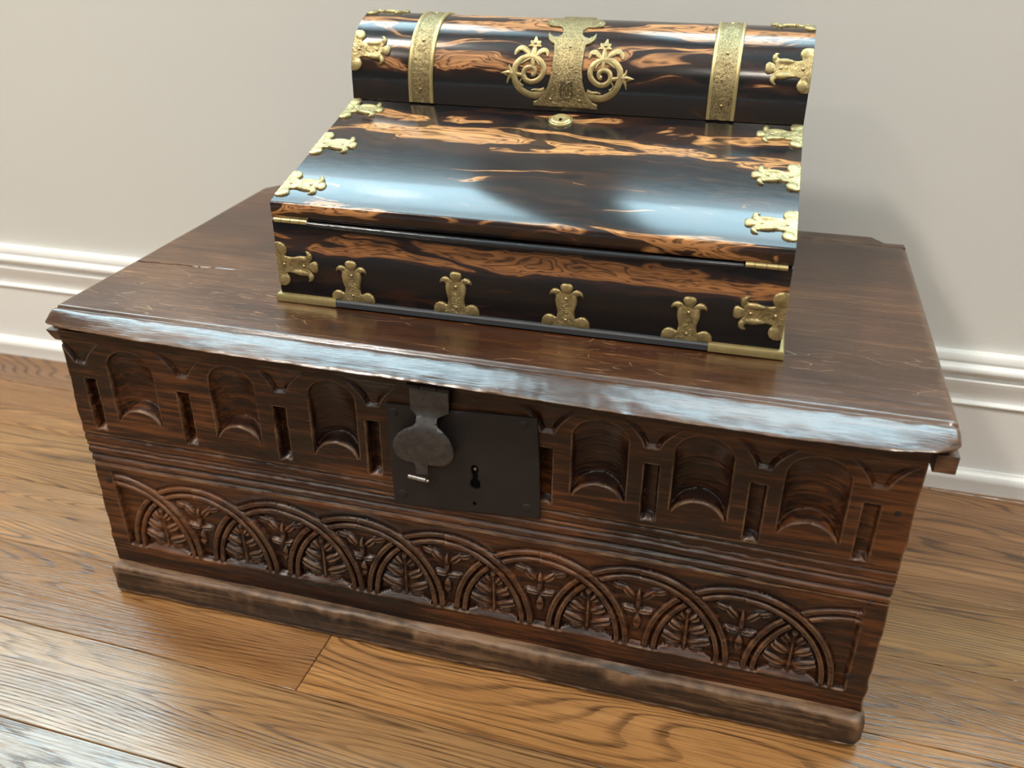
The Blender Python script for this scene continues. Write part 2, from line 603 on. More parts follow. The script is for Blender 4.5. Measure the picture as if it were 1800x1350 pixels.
rows = range(-33, 6)
for j in rows:
    y0 = -0.0725 + j * PW
    rr = random.Random(100 + j)
    if j == 0:
        cuts = [-2.2, -0.95, 0.229, 1.45, 2.9]
    elif j == -1:
        cuts = [-2.2, -0.8, 0.95, 2.1, 2.9]
    elif j == -2:
        cuts = [-2.2, -1.3, 0.9, 2.9]
    elif j in (1, 2, 3, 4, 5):
        cuts = [-2.2, -0.9 - 0.2 * (j % 2), 0.3 + 0.1 * j, 1.6, 2.9]
    else:
        cuts = [-2.2]
        while cuts[-1] < 2.0:
            cuts.append(cuts[-1] + rr.uniform(0.8, 1.7))
        cuts[-1] = 2.9
    for a, c in zip(cuts, cuts[1:]):
        v = rr.uniform(0.82, 1.1)
        tint = (v, v * rr.uniform(0.93, 1.05), v * rr.uniform(0.88, 1.1))
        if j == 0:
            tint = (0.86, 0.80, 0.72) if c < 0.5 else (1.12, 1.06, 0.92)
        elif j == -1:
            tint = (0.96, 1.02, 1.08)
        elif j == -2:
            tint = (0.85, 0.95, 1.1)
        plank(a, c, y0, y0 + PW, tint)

# back wall with two window openings above the picture
WT = 0.022           # wall plane behind the shoe moulding front
SILL, HEAD = 0.725, 2.05
W1 = (-1.30, 0.235)
W2 = (0.345, 1.75)


def wall_with_openings():
    bm = bmesh.new()
    y0, y1 = WT, WT + 0.14
    box_bm(bm, RX0, RX1 + 0.2, y0, y1, 0, SILL)
    box_bm(bm, RX0, RX1 + 0.2, y0, y1, HEAD, RZ1)
    box_bm(bm, RX0, W1[0], y0, y1, SILL, HEAD)
    box_bm(bm, W1[1], W2[0], y0, y1, SILL, HEAD)
    box_bm(bm, W2[1], RX1 + 0.2, y0, y1, SILL, HEAD)
    return from_bm('wall_back', bm, M_WALL)


tag(room_obj(wall_with_openings()), 'pale warm grey painted wall behind the chest', kind='structure')
tag(box('wall_left', (RX0 - 0.12, RX0, RY0 - 0.12, 0.40, 0, RZ1), M_WALL2), kind='structure')
tag(box('wall_right', (RX1, RX1 + 0.12, RY0 - 0.12, 0.43, 0, RZ1), M_WALL2), kind='structure')
tag(box('wall_front', (RX0, RX1, RY0 - 0.12, RY0, 0, RZ1), M_WALL3), kind='structure')
tag(box('ceiling', (RX0 - 0.12, RX1 + 0.12, RY0 - 0.12, 0.62, RZ1, RZ1 + 0.1), M_CEIL), kind='structure')

for wi, (a, c) in enumerate((W1, W2)):
    root = empty('window_%d' % (wi + 1), (0, YW, 0), WALL_A)
    tag(root, 'white double hung window above the chest', kind='structure')
    yb = WT + 0.02
    bm = bmesh.new()
    for d in ((a, a + 0.045, yb, yb + 0.05, SILL, HEAD), (c - 0.045, c, yb, yb + 0.05, SILL, HEAD),
              (a + 0.045, c - 0.045, yb, yb + 0.05, SILL, SILL + 0.022), (a + 0.045, c - 0.045, yb, yb + 0.05, HEAD - 0.045, HEAD)):
        box_bm(bm, *d, bev=0.003)
    from_bm('window_frame', bm, M_TRIM, root, 40)
    zm = (SILL + HEAD) / 2
    box('meeting_rail', (a + 0.045, c - 0.045, yb + 0.005, yb + 0.045, zm - 0.022, zm + 0.022), M_TRIM, root, 0.003)
    for z0, z1 in ((SILL + 0.022, zm - 0.022), (zm + 0.022, HEAD - 0.045)):
        box('pane', (a + 0.045, c - 0.045, yb + 0.022, yb + 0.026, z0, z1), M_GLASS, root)
    box('window_sill', (a - 0.04, c + 0.03 if wi == 0 else c + 0.04, 0.012, yb, SILL - 0.028, SILL), M_TRIM, root, 0.004)
    lp = bpy.data.lights.new('window_portal', 'AREA')
    lp.shape = 'RECTANGLE'
    lp.size = c - a
    lp.size_y = HEAD - SILL
    lp.cycles.is_portal = True
    lo = bpy.data.objects.new('window_portal', lp)
    COL.objects.link(lo)
    lo.parent = root
    lo.location = ((a + c) / 2, WT + 0.145, zm)
    lo.rotation_euler = (math.radians(-90), 0, 0)

# baseboard with cap mouldings and a shoe
prof_b = [(0.0215, 0.0), (0.0215, 0.118), (0.010, 0.118)]
bb_root = room_obj(prism('baseboard_back', [(0.0220, 0.0), (0.0220, 0.1090), (0.0102, 0.1090), (0.0098, 0.0)], RX0 + 0.02, RX1 - 0.02, M_TRIM))
tag(bb_root, 'tall white moulded baseboard along the wall', kind='structure')


def arc(cy, cz, r, a0, a1, n=6):
    return [(cy + r * math.cos(math.radians(a0 + (a1 - a0) * i / n)), cz + r * math.sin(math.radians(a0 + (a1 - a0) * i / n))) for i in range(n + 1)]


cap = [(0.0220, 0.1092), (0.0098, 0.1092)]
cap += arc(0.0098, 0.1118, 0.0022, -90, -260, 6)                       # small bead
cap += [(0.0125, 0.1150), (0.0128, 0.1180)]
cap += [(0.0118, 0.124), (0.0100, 0.131), (0.0086, 0.1365), (0.0080, 0.1405)]    # cove swelling outwards
cap += [(0.0126, 0.1418), (0.0130, 0.1452), (0.0104, 0.1468)]
cap += arc(0.0120, 0.1535, 0.0062, 250, 130, 6)
cap += [(0.0126, 0.1604), (0.0120, 0.1622)]
cap += [(0.0108, 0.1640), (0.0110, 0.1680), (0.0130, 0.1712), (0.0165, 0.1722), (0.0220, 0.1722)]
prism('cap_moulding', cap, RX0 + 0.02, RX1 - 0.02, M_TRIM, bb_root, 35)
shoe = [(0.0096, 0.0), (0.0096, 0.0275), (0.0070, 0.0272)] + arc(0.0100, 0.0165, 0.0102, 108, 200, 6) + [(0.0, 0.0)]
prism('shoe_moulding', shoe, RX0 + 0.02, RX1 - 0.02, M_TRIM, bb_root, 35)

# recessed ceiling lamps; all but the first are unseen and added as fill
for k, (lx, ly, pw, lab) in enumerate(((-0.75, -0.55, 0.75, 'recessed ceiling lamp nearest the windows'), (-1.2, -1.75, 0.60, 'added unseen ceiling lamp near the left wall, softening shadows'), (0.6, -2.3, 0.5, 'added unseen ceiling lamp near the front wall, for fill'), (1.75, -0.75, 0.55, 'added unseen ceiling lamp near the right wall, filling shadows'))):
    root = empty('ceiling_light', (lx, ly, RZ1))
    tag(root, lab, 'lamp', 'recessed ceiling lamps')
    bm = bmesh.new()
    n = 28
    rings = [[bm.verts.new((r * math.cos(2 * math.pi * i / n), r * math.sin(2 * math.pi * i / n), z)) for i in range(n)] for r, z in ((0.125, 0.0), (0.123, -0.006), (0.106, -0.008), (0.102, -0.002))]
    for r0, r1 in zip(rings, rings[1:]):
        for i in range(n):
            bm.faces.new((r0[i], r0[(i + 1) % n], r1[(i + 1) % n], r1[i]))
    from_bm('trim_ring', bm, M_TRIM, root, 40)
    bm = bmesh.new()
    bmesh.ops.create_circle(bm, cap_ends=True, radius=0.102, segments=28)
    bmesh.ops.translate(bm, verts=bm.verts[:], vec=(0, 0, -0.0025))
    from_bm('lens', bm, M_LAMP, root)
    ld = bpy.data.lights.new('lamp_glow', 'SPOT')
    ld.energy = LAMP_POWER * pw
    ld.color = (1.0, 0.925, 0.82)
    ld.shadow_soft_size = 0.10
    ld.spot_size = math.radians(120)
    ld.spot_blend = 0.6
    lo = bpy.data.objects.new('lamp_glow', ld)
    COL.objects.link(lo)
    lo.parent = root
    lo.location = (0, 0, -0.06)

# ------------------------------------------------------------------ the carved chest
OC = (0.35, 0.19, 0.0)
chest = empty('carved_chest', OC)
tag(chest, 'low dark carved oak chest with arcaded front and iron lock plate', 'chest')

ZSH = lambda x: -0.005 * sstep(0.50, 0.67, x)
NICHES = [(0.063, 0.0225), (0.161, 0.0215), (0.2525, 0.0210), (0.4740, 0.0218), (0.5515, 0.0218), (0.6325, 0.0228)]
SLOTS = [0.0195, 0.1125, 0.2035, 0.2870, 0.4315, 0.5140, 0.5925, 0.6715]
VEES = [0.0135, 0.1140, 0.2060, 0.2880, 0.4330, 0.5130, 0.5945, 0.6735]


def frieze_depth(x, z):
    z = z - ZSH(x)
    d = np.zeros_like(x)
    for xc, r in NICHES:
        t = np.clip(1 - ((x - xc) / r) ** 2, 0, 1)
        a = np.sqrt(t)
        ztop = 0.2755 - r * 0.85 + r * 0.85 * a
        zb = 0.1995 + 0.0175 * a ** 1.3
        inside = np.abs(x - xc) < r
        ch = 0.0020 + 0.0120 * a
        ch = ch * (0.50 + 0.50 * sstep(0.0, 0.034, ztop - z))
        edge = sstep(0.0, 0.0014, ztop - z) * sstep(0.0, 0.0012, r - np.abs(x - xc))
        led = np.clip((z - zb) / 0.0040, 0, 1)
        tool = 0.00008 * np.sin((z + 0.25 * (x - xc) ** 2 / r) * 2 * math.pi / 0.0042)
        d = np.maximum(d, np.where(inside, (ch + tool) * edge * led, 0))
        # fine raised cut line following the arch head
    for xs in SLOTS:
        w = 0.0060
        dx = np.abs(x - xs)
        pr = sstep(0.0, 0.0012, w - dx) * (0.0075 - 0.0015 * (x - xs) / w)
        led = np.clip((z - (0.1895 + 0.0025 * (1 - (dx / w) ** 2))) / 0.0045, 0, 1) * sstep(0.0, 0.0012, 0.2440 - z)
        d = np.maximum(d, np.where(dx < w, pr * led, 0))
    for xv in VEES:
        h = (z - 0.2572) / 0.0225
        hh = np.clip(h, 0, 1)
        w = 0.0058 + 0.0175 * hh ** 1.7
        dx = np.abs(x - xv)
        arm = sstep(0.0, 0.0014, w - dx) * (0.55 + 0.45 * sstep(0.3, 1.0, dx / w))
        dd = 0.0055 * arm * np.clip(1.05 - hh, 0, 1) ** 0.7 * np.clip(h / 0.14, 0, 1)
        ok = (h > 0) & (h < 1.0) & (dx < w)
        d = np.maximum(d, np.where(ok, dd, 0))
    d = d + 0.0006 * sstep(0.0, 0.004, z - 0.2775) * 0
    return d


def rail_depth(x, z):
    z = z - ZSH(x) * 0.6
    d = np.full_like(x, 0.0006)
    for zc, w, g in ((0.1525, 0.0011, 0.0017), (0.1605, 0.0015, 0.0022), (0.1700, 0.0011, 0.0017), (0.1750, 0.0009, 0.0012), (0.1832, 0.0010, 0.0013)):
        d += g * np.exp(-((z - zc) / w) ** 2)
    for zc, w, g in ((0.1562, 0.0016, 0.0006), (0.1655, 0.0016, 0.0007)):
        d -= g * np.exp(-((z - zc) / w) ** 2)
    return d


ARCS = [0.0185, 0.0995, 0.1860, 0.2645, 0.3450, 0.4290, 0.5130, 0.5970, 0.6790]
BAYS = [0.0585, 0.1430, 0.2245, 0.3050, 0.3875, 0.4710, 0.5540, 0.6385]
ZB = 0.0570


def panel_depth(x, z):
    z = z - ZSH(x) * 0.5
    EA, EB, BW = 0.0790, 0.0835, 0.0150
    x_in = sstep(0.0150, 0.0185, x) * sstep(0.0, 0.0035, 0.6845 - x)
    zz = np.maximum(z - ZB, 0)
    rad = [np.sqrt(((x - c) / EA) ** 2 + (zz / EB) ** 2) * EB for c in ARCS]
    rmin = np.min(np.array(rad), axis=0)
    inside = rmin < EB
    d = np.where(inside, 0.0062, 0.0034 * np.clip(1 - (rmin - EB) / 0.0085, 0, 1) ** 1.5)

    # leaves in the bays
    def lobe(d, cx, cz, a, b_, ang, top):
        ca_, sa_ = math.cos(ang), math.sin(ang)
        u = ((x - cx) * ca_ + (z - cz) * sa_) / a
        v = (-(x - cx) * sa_ + (z - cz) * ca_) / b_
        q = u * u + v * v
        hgt = np.where(q < 1, top * (1 - np.clip(q, 0, 1) ** 2) * (1 - 0.45 * np.exp(-(v / 0.22) ** 2)), 0)
        return np.where(q < 1, np.minimum(d, 0.0062 - hgt - 0.0006), d)
    for xb in BAYS:
        for sgn in (-1, 1):
            d = lobe(d, xb + sgn * 0.0135, 0.0735, 0.0128, 0.0056, sgn * 0.42, 0.0046)
            d = lobe(d, xb + sgn * 0.0106, 0.0870, 0.0108, 0.0052, sgn * 0.58, 0.0046)
            d = lobe(d, xb + sgn * 0.0072, 0.0990, 0.0085, 0.0045, sgn * 0.80, 0.0042)
            d = lobe(d, xb + sgn * 0.0100, 0.0640, 0.0065, 0.0030, sgn * 0.1, 0.0025)
        d = lobe(d, xb, 0.1070, 0.0034, 0.0075, 0, 0.0040)
        stem = np.abs(x - xb) < 0.0026
        d = np.where(stem & (z > 0.060) & (z < 0.108), np.minimum(d, 0.0032 + 0.9 * np.abs(x - xb)), d)
        # slanting lens cut at the foot
        t = np.clip(1 - ((x - xb) / 0.0275) ** 2, 0, 1)
        zl = ZB + 0.0064 * t
        d = np.where((np.abs(x - xb) < 0.0275) & (z < zl + 0.0005), np.minimum(d, 0.0056 * np.clip((z - ZB) / 0.0064, 0, 1)), d)
    for xc in ARCS[1:-1]:
        for sgn in (-1, 1):
            d = lobe(d, xc + sgn * 0.0085, 0.1120, 0.0085, 0.0042, sgn * 0.8, 0.0040)
            d = lobe(d, xc + sgn * 0.0170, 0.1165, 0.0070, 0.0034, sgn * 0.3, 0.0034)
            d = lobe(d, xc + sgn * 0.0065, 0.0935, 0.0080, 0.0034, sgn * 0.12, 0.0036)
        d = lobe(d, xc, 0.1045, 0.0028, 0.0110, 0, 0.0040)
        d = lobe(d, xc, 0.0800, 0.0040, 0.0090, 0, 0.0034)
    # interlaced ribs: left halves first, right halves pass over
    for half in (0, 1):
        for c, r in zip(ARCS, rad):
            sel = (r < EB) & (r > EB - BW) & ((x < c) if half == 0 else (x >= c)) & (z > ZB - 0.0008)
            t = (EB - r) / BW
            rib = 0.0004 + 0.0034 * np.exp(-((t - 0.50) / 0.085) ** 2) + 0.0058 * np.exp(-((t - 1.0) / 0.07) ** 2) + 0.0030 * np.exp(-(t / 0.06) ** 2) \
                + 0.0012 * ((t - 0.26) / 0.25) ** 2 * (t < 0.5) + 0.0012 * ((t - 0.75) / 0.25) ** 2 * (t >= 0.5)
            if half == 0:
                rib = rib + 0.0008
            d = np.where(sel, rib, d)
    foot = np.clip((z - ZB + 0.0006) / 0.0012, 0, 1)
    d = d * x_in * foot
    # short flourish cuts at both ends
    return d


FZ0, FZ1 = 0.0325, 0.2885


def x_left(z):
    t = (z - 0.034) / (0.288 - 0.034)
    return -0.0053 + 0.0053 * t + 0.0011 * vnoise(z, z * 0, 90, 1, 5) - 0.0022 * sstep(0.155, 0.180, z) + 0.0012


def x_right(z):
    t = (z - 0.034) / (0.288 - 0.034)
    return 0.7006 - 0.0006 * t + 0.0008 * vnoise(z, z * 0, 80, 1, 6)


def carved_sheet(name, z0, z1, func, step, mat, yoff=0.0):
    nx, nz = int(0.70 / step) + 1, max(3, int((z1 - z0) / step) + 1)
    s = np.linspace(0, 1, nx)
    zs = np.linspace(z0, z1, nz)
    X = np.zeros((nz, nx))
    for i, z in enumerate(zs):
        X[i] = x_left(z) + (x_right(z) - x_left(z)) * s
    Z = np.repeat(zs[:, None], nx, 1)
    D = func(X, Z)
    D = D + 0.00035 * vnoise(X, Z, 60, 130, 3) + 0.00018 * vnoise(X, Z, 150, 520, 4) + 0.0009 * vnoise(X, Z, 9, 12, 8)
    D[:, 0] += 0.0008
    D[:, -1] += 0.0008
    Y = D + yoff
    n = nx * nz
    V = np.stack([X, Y, Z], -1).reshape(-1, 3)
    idx = np.arange(n).reshape(nz, nx)
    F = np.stack([idx[:-1, :-1], idx[:-1, 1:], idx[1:, 1:], idx[1:, :-1]], -1).reshape(-1, 4)
    # back face and rim so that the board is solid
    loop = np.concatenate([idx[0, :], idx[1:, -1], idx[-1, -2::-1], idx[-2:0:-1, 0]])
    B = V[loop].copy()
    B[:, 1] = 0.017
    bi = np.arange(len(loop)) + n
    nxt = np.roll(np.arange(len(loop)), -1)
    R = np.stack([loop, bi, bi[nxt], loop[nxt]], -1)
    V = np.concatenate([V, B]) - np.array(OC)
    me = bpy.data.meshes.new(name)
    F = np.concatenate([F, R]).astype(np.int32)
    nf = len(F) + 1
    me.vertices.add(len(V))
    me.vertices.foreach_set('co', V.astype(np.float32).ravel())
    loops = np.concatenate([F.ravel(), bi[::-1].astype(np.int32)])
    me.loops.add(len(loops))
    me.loops.foreach_set('vertex_index', loops.astype(np.int32))
    me.polygons.add(nf)
    me.polygons.foreach_set('loop_start', np.concatenate([np.arange(len(F)) * 4, [len(F) * 4]]).astype(np.int32))
    me.update(calc_edges=True)
    me.materials.append(mat)
    me.shade_smooth()
    me.set_sharp_from_angle(angle=math.radians(65))
    o = bpy.data.objects.new(name, me)
    COL.objects.link(o)
    o.parent = chest
    return o


STEP = 0.00075
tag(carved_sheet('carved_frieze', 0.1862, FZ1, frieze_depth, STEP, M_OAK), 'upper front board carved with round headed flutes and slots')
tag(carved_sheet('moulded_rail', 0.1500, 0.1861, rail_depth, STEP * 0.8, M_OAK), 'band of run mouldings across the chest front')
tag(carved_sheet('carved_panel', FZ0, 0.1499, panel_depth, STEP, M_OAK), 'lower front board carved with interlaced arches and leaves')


def rel(p):
    return (p[0] - OC[0], p[1] - OC[1], p[2] - OC[2])


def cbox(name, x0, x1, y0, y1, z0, z1, mat, parent=None, bev=0.001):
    return box(name, (x0 - OC[0], x1 - OC[0], y0 - OC[1], y1 - OC[1], z0, z1), mat, parent or chest, bev)


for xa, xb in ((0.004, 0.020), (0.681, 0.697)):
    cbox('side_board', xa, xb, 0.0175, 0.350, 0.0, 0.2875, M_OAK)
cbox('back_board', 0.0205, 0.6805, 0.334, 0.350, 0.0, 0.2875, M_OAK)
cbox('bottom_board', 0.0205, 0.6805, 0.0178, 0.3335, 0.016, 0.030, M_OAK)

# base moulding
secs = []
base_prof = np.array([(0.0168, 0.0005), (0.0168, 0.0320), (0.0020, 0.0346), (-0.0040, 0.0345), (-0.0076, 0.0338), (-0.0090, 0.0327), (-0.0097, 0.0310), (-0.0100, 0.0240),
                      (-0.0102, 0.0140), (-0.0100, 0.0085), (-0.0090, 0.0062), (-0.0098, 0.0040), (-0.0082, 0.0010), (-0.0050, 0.0)])
xsb = np.concatenate([[-0.0105, -0.0095, -0.0075, -0.004], np.linspace(0.0, 0.7, 190), [0.7035, 0.7055, 0.7065]])
xsb = np.concatenate([[-0.0072, -0.0064, -0.0050, -0.003], np.linspace(0.0, 0.696, 190), [0.6995, 0.7020, 0.7036, 0.7042]])
for i, x in enumerate(xsb):
    q = base_prof.copy()
    endk = max(0, 1 - (x + 0.0072) / 0.005, 1 - (0.7042 - x) / 0.006)
    q[3:, 0] += 0.0008 * vnoise(np.full(11, x), q[3:, 1], 45, 90, 21) + 0.0006 * vnoise(np.full(11, x), q[3:, 1], 160, 300, 22)
    q[3:9, 1] += 0.0007 * vnoise(np.full(6, x), q[3:9, 0], 30, 10, 23)
    chip = 0.0022 * math.exp(-((x - 0.50) / 0.02) ** 2) + 0.0016 * math.exp(-((x - 0.32) / 0.012) ** 2)
    q[3:7, 0] += chip
    q[4:6, 1] -= chip
    if endk > 0:
        c0 = np.array([0.004, 0.018])
        q = c0 + (q - c0) * (1 - 0.30 * endk ** 1.6)
    if x > 0.66:
        lift = 0.0035 * ((x - 0.66) / 0.044) ** 2
        q[-3:, 1] += lift
        q[0, 1] += lift
    secs.append(np.column_stack([np.full(len(q), x), q]))
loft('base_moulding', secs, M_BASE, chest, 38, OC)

# lid: one thick board with a groove and a worn, bowed front edge
ZT = 0.3061
ytop = np.concatenate([np.linspace(0.3570, 0.1300, 26), np.arange(0.1285, 0.1135, -0.0006), np.linspace(0.1120, 0.0160, 22)])
secs = []
xsl = np.concatenate([[-0.0085, -0.0079, -0.0066, -0.0045], np.linspace(-0.002, 0.7085, 280), [0.7115, 0.7138, 0.7152, 0.7158]])
for x in xsl:
    yf = float(np.interp(x, [-0.0085, 0.02, 0.07, 0.16, 0.24, 0.32, 0.43, 0.52, 0.61, 0.67, 0.70, 0.7158], [-0.0060, -0.0100, -0.0138, -0.0165, -0.0178, -0.0180, -0.0200, -0.0222, -0.0232, -0.0208, -0.0145, -0.0065]))
    yf += 0.0006 * float(vnoise(x, 0, 55, 1, 31)) + 0.0004 * float(vnoise(x, 0, 190, 1, 32))
    low = -0.0088
    wob = 0.0005 * float(vnoise(x, 1, 70, 1, 33))
    ztops = 0.0004 * vnoise(np.full(len(ytop), x), ytop, 14, 18, 34)
    yc = 0.1200 + 0.05 * max(x, 0) + 0.0008 * float(vnoise(x, 2, 120, 1, 36))
    cr = np.clip(1 - (x + 0.008) / 0.115, 0, 1)
    ztops = ztops - 0.0045 * cr * (np.abs(ytop - yc) < 0.00075) - 0.0008 * cr * (ytop > yc) * 0
    pts = [(0.3570, -0.0178)]
    pts += list(zip(ytop, ztops))
    ng = 0.0004 * float(vnoise(x, 3, 80, 1, 35))
    pts += [(0.0135, 0.0002), (0.0122, 0.0001), (0.0112, -0.0009), (0.0104, -0.0020), (0.0094, -0.0022), (0.0084, -0.0014 + ng), (0.0068, -0.0009 + ng), (0.0045, -0.0010 + ng)]
    for k, fq in enumerate((0.12, 0.26, 0.40, 0.54, 0.68, 0.80, 0.90, 0.97)):
        yy = 0.0045 + (yf - 0.0045) * fq
        zz = -0.0010 + (low + 0.0010) * fq ** 1.3
        w2 = 0.00035 * float(vnoise(x, k * 9, 60, 0.9, 38)) + 0.00022 * float(vnoise(x, k * 9, 230, 2.1, 39))
        pts.append((yy + w2, zz + wob * (k > 3) + w2))
    pts.append((yf, low - 0.0004))
    pts += [(yf + 0.0008, low - 0.0016), (yf + 0.0028, low - 0.0030), (yf + 0.0075, low - 0.0046), (0.0005, -0.0172), (0.012, -0.0176)]
    q = np.array(pts)
    endk = max(0.0, 1 - (x + 0.0085) / 0.004, 1 - (0.7158 - x) / 0.005)
    if endk > 0:
        q[:, 1] = -0.0085 + (q[:, 1] + 0.0085) * (1 - 0.45 * endk ** 2)
        q[:, 0] = np.where(q[:, 0] < 0.02, q[:, 0] + 0.003 * endk ** 2, q[:, 0])
    secs.append(np.column_stack([np.full(len(q), x), q[:, 0], q[:, 1] + ZT]))
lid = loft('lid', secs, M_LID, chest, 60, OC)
tag(lid, 'polished dark oak chest lid with bowed moulded front edge')


def poly_prism_z(name, pts, z0, z1, mat, parent, bev=0.0, off=(0, 0, 0)):
    bm = bmesh.new()
    lo_ = [bm.verts.new((x - off[0], y - off[1], z0 - off[2])) for x, y in pts]
    f = bm.faces.new(lo_)
    r = bmesh.ops.extrude_face_region(bm, geom=[f])
    bmesh.ops.translate(bm, verts=[v for v in r['geom'] if isinstance(v, bmesh.types.BMVert)], vec=(0, 0, z1 - z0))
    if bev:
        bmesh.ops.bevel(bm, geom=bm.edges[:], offset=bev, segments=2, profile=0.5, affect='EDGES')
    return from_bm(name, bm, mat, parent, 40)


poly_prism_z('back_rail', [(-0.006, 0.3582), (0.7148, 0.3582), (0.7140, 0.3700), (0.6955, 0.3695), (0.6840, 0.3850), (0.006, 0.3850), (-0.006, 0.3680)],
             0.2890, 0.3060, M_LID, lid, 0.0012, OC)
# bearers under the lid ends
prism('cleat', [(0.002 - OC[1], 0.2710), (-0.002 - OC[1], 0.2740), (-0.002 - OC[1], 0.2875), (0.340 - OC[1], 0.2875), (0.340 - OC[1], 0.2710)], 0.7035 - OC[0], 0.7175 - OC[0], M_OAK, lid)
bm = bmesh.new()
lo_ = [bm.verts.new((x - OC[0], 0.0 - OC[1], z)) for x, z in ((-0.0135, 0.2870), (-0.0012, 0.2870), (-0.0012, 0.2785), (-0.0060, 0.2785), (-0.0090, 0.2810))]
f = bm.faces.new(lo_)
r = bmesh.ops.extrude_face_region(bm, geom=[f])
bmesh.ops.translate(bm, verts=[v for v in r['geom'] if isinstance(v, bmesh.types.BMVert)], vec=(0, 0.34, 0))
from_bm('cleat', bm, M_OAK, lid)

# nails in the front
me_nail = dome_mesh('nail', 0.0034, 0.0012, M_IRON)
for x, z in ((0.6885, 0.2335), (0.6860, 0.1480), (0.6850, 0.0705), (0.0105, 0.1330)):
    place('nail', me_nail, chest, rel((x, 0.0006, z)), (0, -1, 0))


# ---- flat cut plates, optionally with holes, mapped onto any surface
def cut_plate(name, loops, t, mat, parent, mp, step=0.0, fh=None, edge=0.45, smooth=55, skirt=-0.0003):
    """loops: list of 2D closed outlines (first outer, others holes); mp(a,b,h)->3D"""
    bm = bmesh.new()
    es = []
    for lp_ in loops:
        vv = [bm.verts.new((a, b_, 0)) for a, b_ in lp_]
        for i in range(len(vv)):
            es.append(bm.edges.new((vv[i], vv[(i + 1) % len(vv)])))
    bmesh.ops.triangle_fill(bm, edges=es, use_beauty=True, use_dissolve=False)
    P = np.array([q for l in loops for q in l])
    if step:
        for ax in (0, 1):
            lo0, hi0 = P[:, ax].min(), P[:, ax].max()
            for c in np.arange(lo0 + step * 0.5, hi0, step):
                co = [0, 0, 0]
                no = [0, 0, 0]
                co[ax] = float(c)
                no[ax] = 1
                bmesh.ops.bisect_plane(bm, geom=bm.verts[:] + bm.edges[:] + bm.faces[:], plane_co=co, plane_no=no, dist=1e-6)
    bm.edges.ensure_lookup_table()
    be = [e for e in bm.edges if len(e.link_faces) == 1]
    bset = {v for e in be for v in e.verts}
    for v in bm.verts:
        v.co.z = t * edge if v in bset else t + (fh(v.co.x, v.co.y) if fh else 0)
    r = bmesh.ops.extrude_edge_only(bm, edges=be)
    for v in r['geom']:
        if isinstance(v, bmesh.types.BMVert):
            v.co.z = skirt
    for v in bm.verts:
        v.co = Vector(mp(v.co.x, v.co.y, v.co.z))
    return from_bm(name, bm, mat, parent, smooth)


def ellipse(cx, cy, rx, ry, n=20, a0=0):
    return [(cx + rx * math.cos(a0 + 2 * math.pi * i / n), cy + ry * math.sin(a0 + 2 * math.pi * i / n)) for i in range(n)]


# iron lock plate
front = lambda y0: (lambda a, b_, h: (a - OC[0], y0 - h - OC[1], b_))
kh = []
for (x, z) in ((-0.0034, 0.0150), (-0.0024, 0.0182), (0.0, 0.0194), (0.0026, 0.0180), (0.0034, 0.0148), (0.0024, 0.0120), (0.0028, 0.0092), (0.0022, 0.0066), (0.0044, 0.0040), (0.0046, -0.0010),
               (0.0030, -0.0038), (0.0, -0.0046), (-0.0032, -0.0034), (-0.0044, -0.0004), (-0.0036, 0.0030), (-0.0022, 0.0050), (-0.0020, 0.0084), (-0.0030, 0.0116)):
    kh.append((0.3746 + x, 0.1995 + z))
plate = cut_plate('lock_plate', [[(0.3015, 0.2640), (0.3030, 0.1668), (0.3640, 0.1715), (0.4292, 0.1762), (0.4275, 0.2300), (0.4253, 0.2704), (0.3620, 0.2668)], kh, ellipse(0.3739, 0.1806, 0.0016, 0.0020, 10)],
                  0.0022, M_IRON, chest, front(-0.0006), step=0.006, fh=lambda a, b_: 0.0003 * math.sin(a * 160) * math.cos(b_ * 190), edge=0.8)
tag(plate, 'square black iron lock plate with keyhole')
cbox('keyhole_shade', 0.366, 0.383, -0.00055, -0.00045, 0.176, 0.222, M_DARK, plate, 0)  # flat near-black sheet painting the shade inside the keyhole
tube('key_pin', [rel((0.3748, 0.0, 0.2145)), rel((0.3748, -0.0018, 0.2145))], 0.0013, M_STEEL, plate)
me_riv = dome_mesh('rivet', 0.0040, 0.0010, M_IRON)
for x, z in ((0.3078, 0.2572), (0.4145, 0.2625), (0.3112, 0.1788), (0.4178, 0.1853)):
    place('rivet', me_riv, plate, rel((x, -0.0027, z)), (0, -1, 0))

# hasp: hinge, strap, oval leaf and tail with its pin
ho = [(0.3243, 0.2850), (0.3243, 0.2660), (0.3300, 0.2612), (0.3300, 0.2562), (0.3275, 0.2535), (0.3212, 0.2504), (0.3150, 0.2452), (0.3113, 0.2390), (0.3098, 0.2318), (0.3112, 0.2246), (0.3155, 0.2200),
      (0.3215, 0.2180), (0.3268, 0.2178), (0.3272, 0.2120), (0.3272, 0.2070), (0.3372, 0.2056), (0.3376, 0.2110), (0.3380, 0.2176), (0.3460, 0.2180), (0.3530, 0.2197), (0.3585, 0.2245), (0.3610, 0.2310), (0.3608, 0.2392),
      (0.3580, 0.2465), (0.3530, 0.2520), (0.3488, 0.2548), (0.3473, 0.2575), (0.3474, 0.2615), (0.3560, 0.2662), (0.3568, 0.2850)]


def hasp_map(a, b_, h):
    # stands off the plate below the hinge, closes towards the tail
    off_ = 0.0035 + 0.0072 * float(sstep(0.268, 0.250, b_)) - 0.0040 * float(sstep(0.240, 0.205, b_))
    return (a - OC[0], -0.0022 - off_ - h - OC[1], b_)


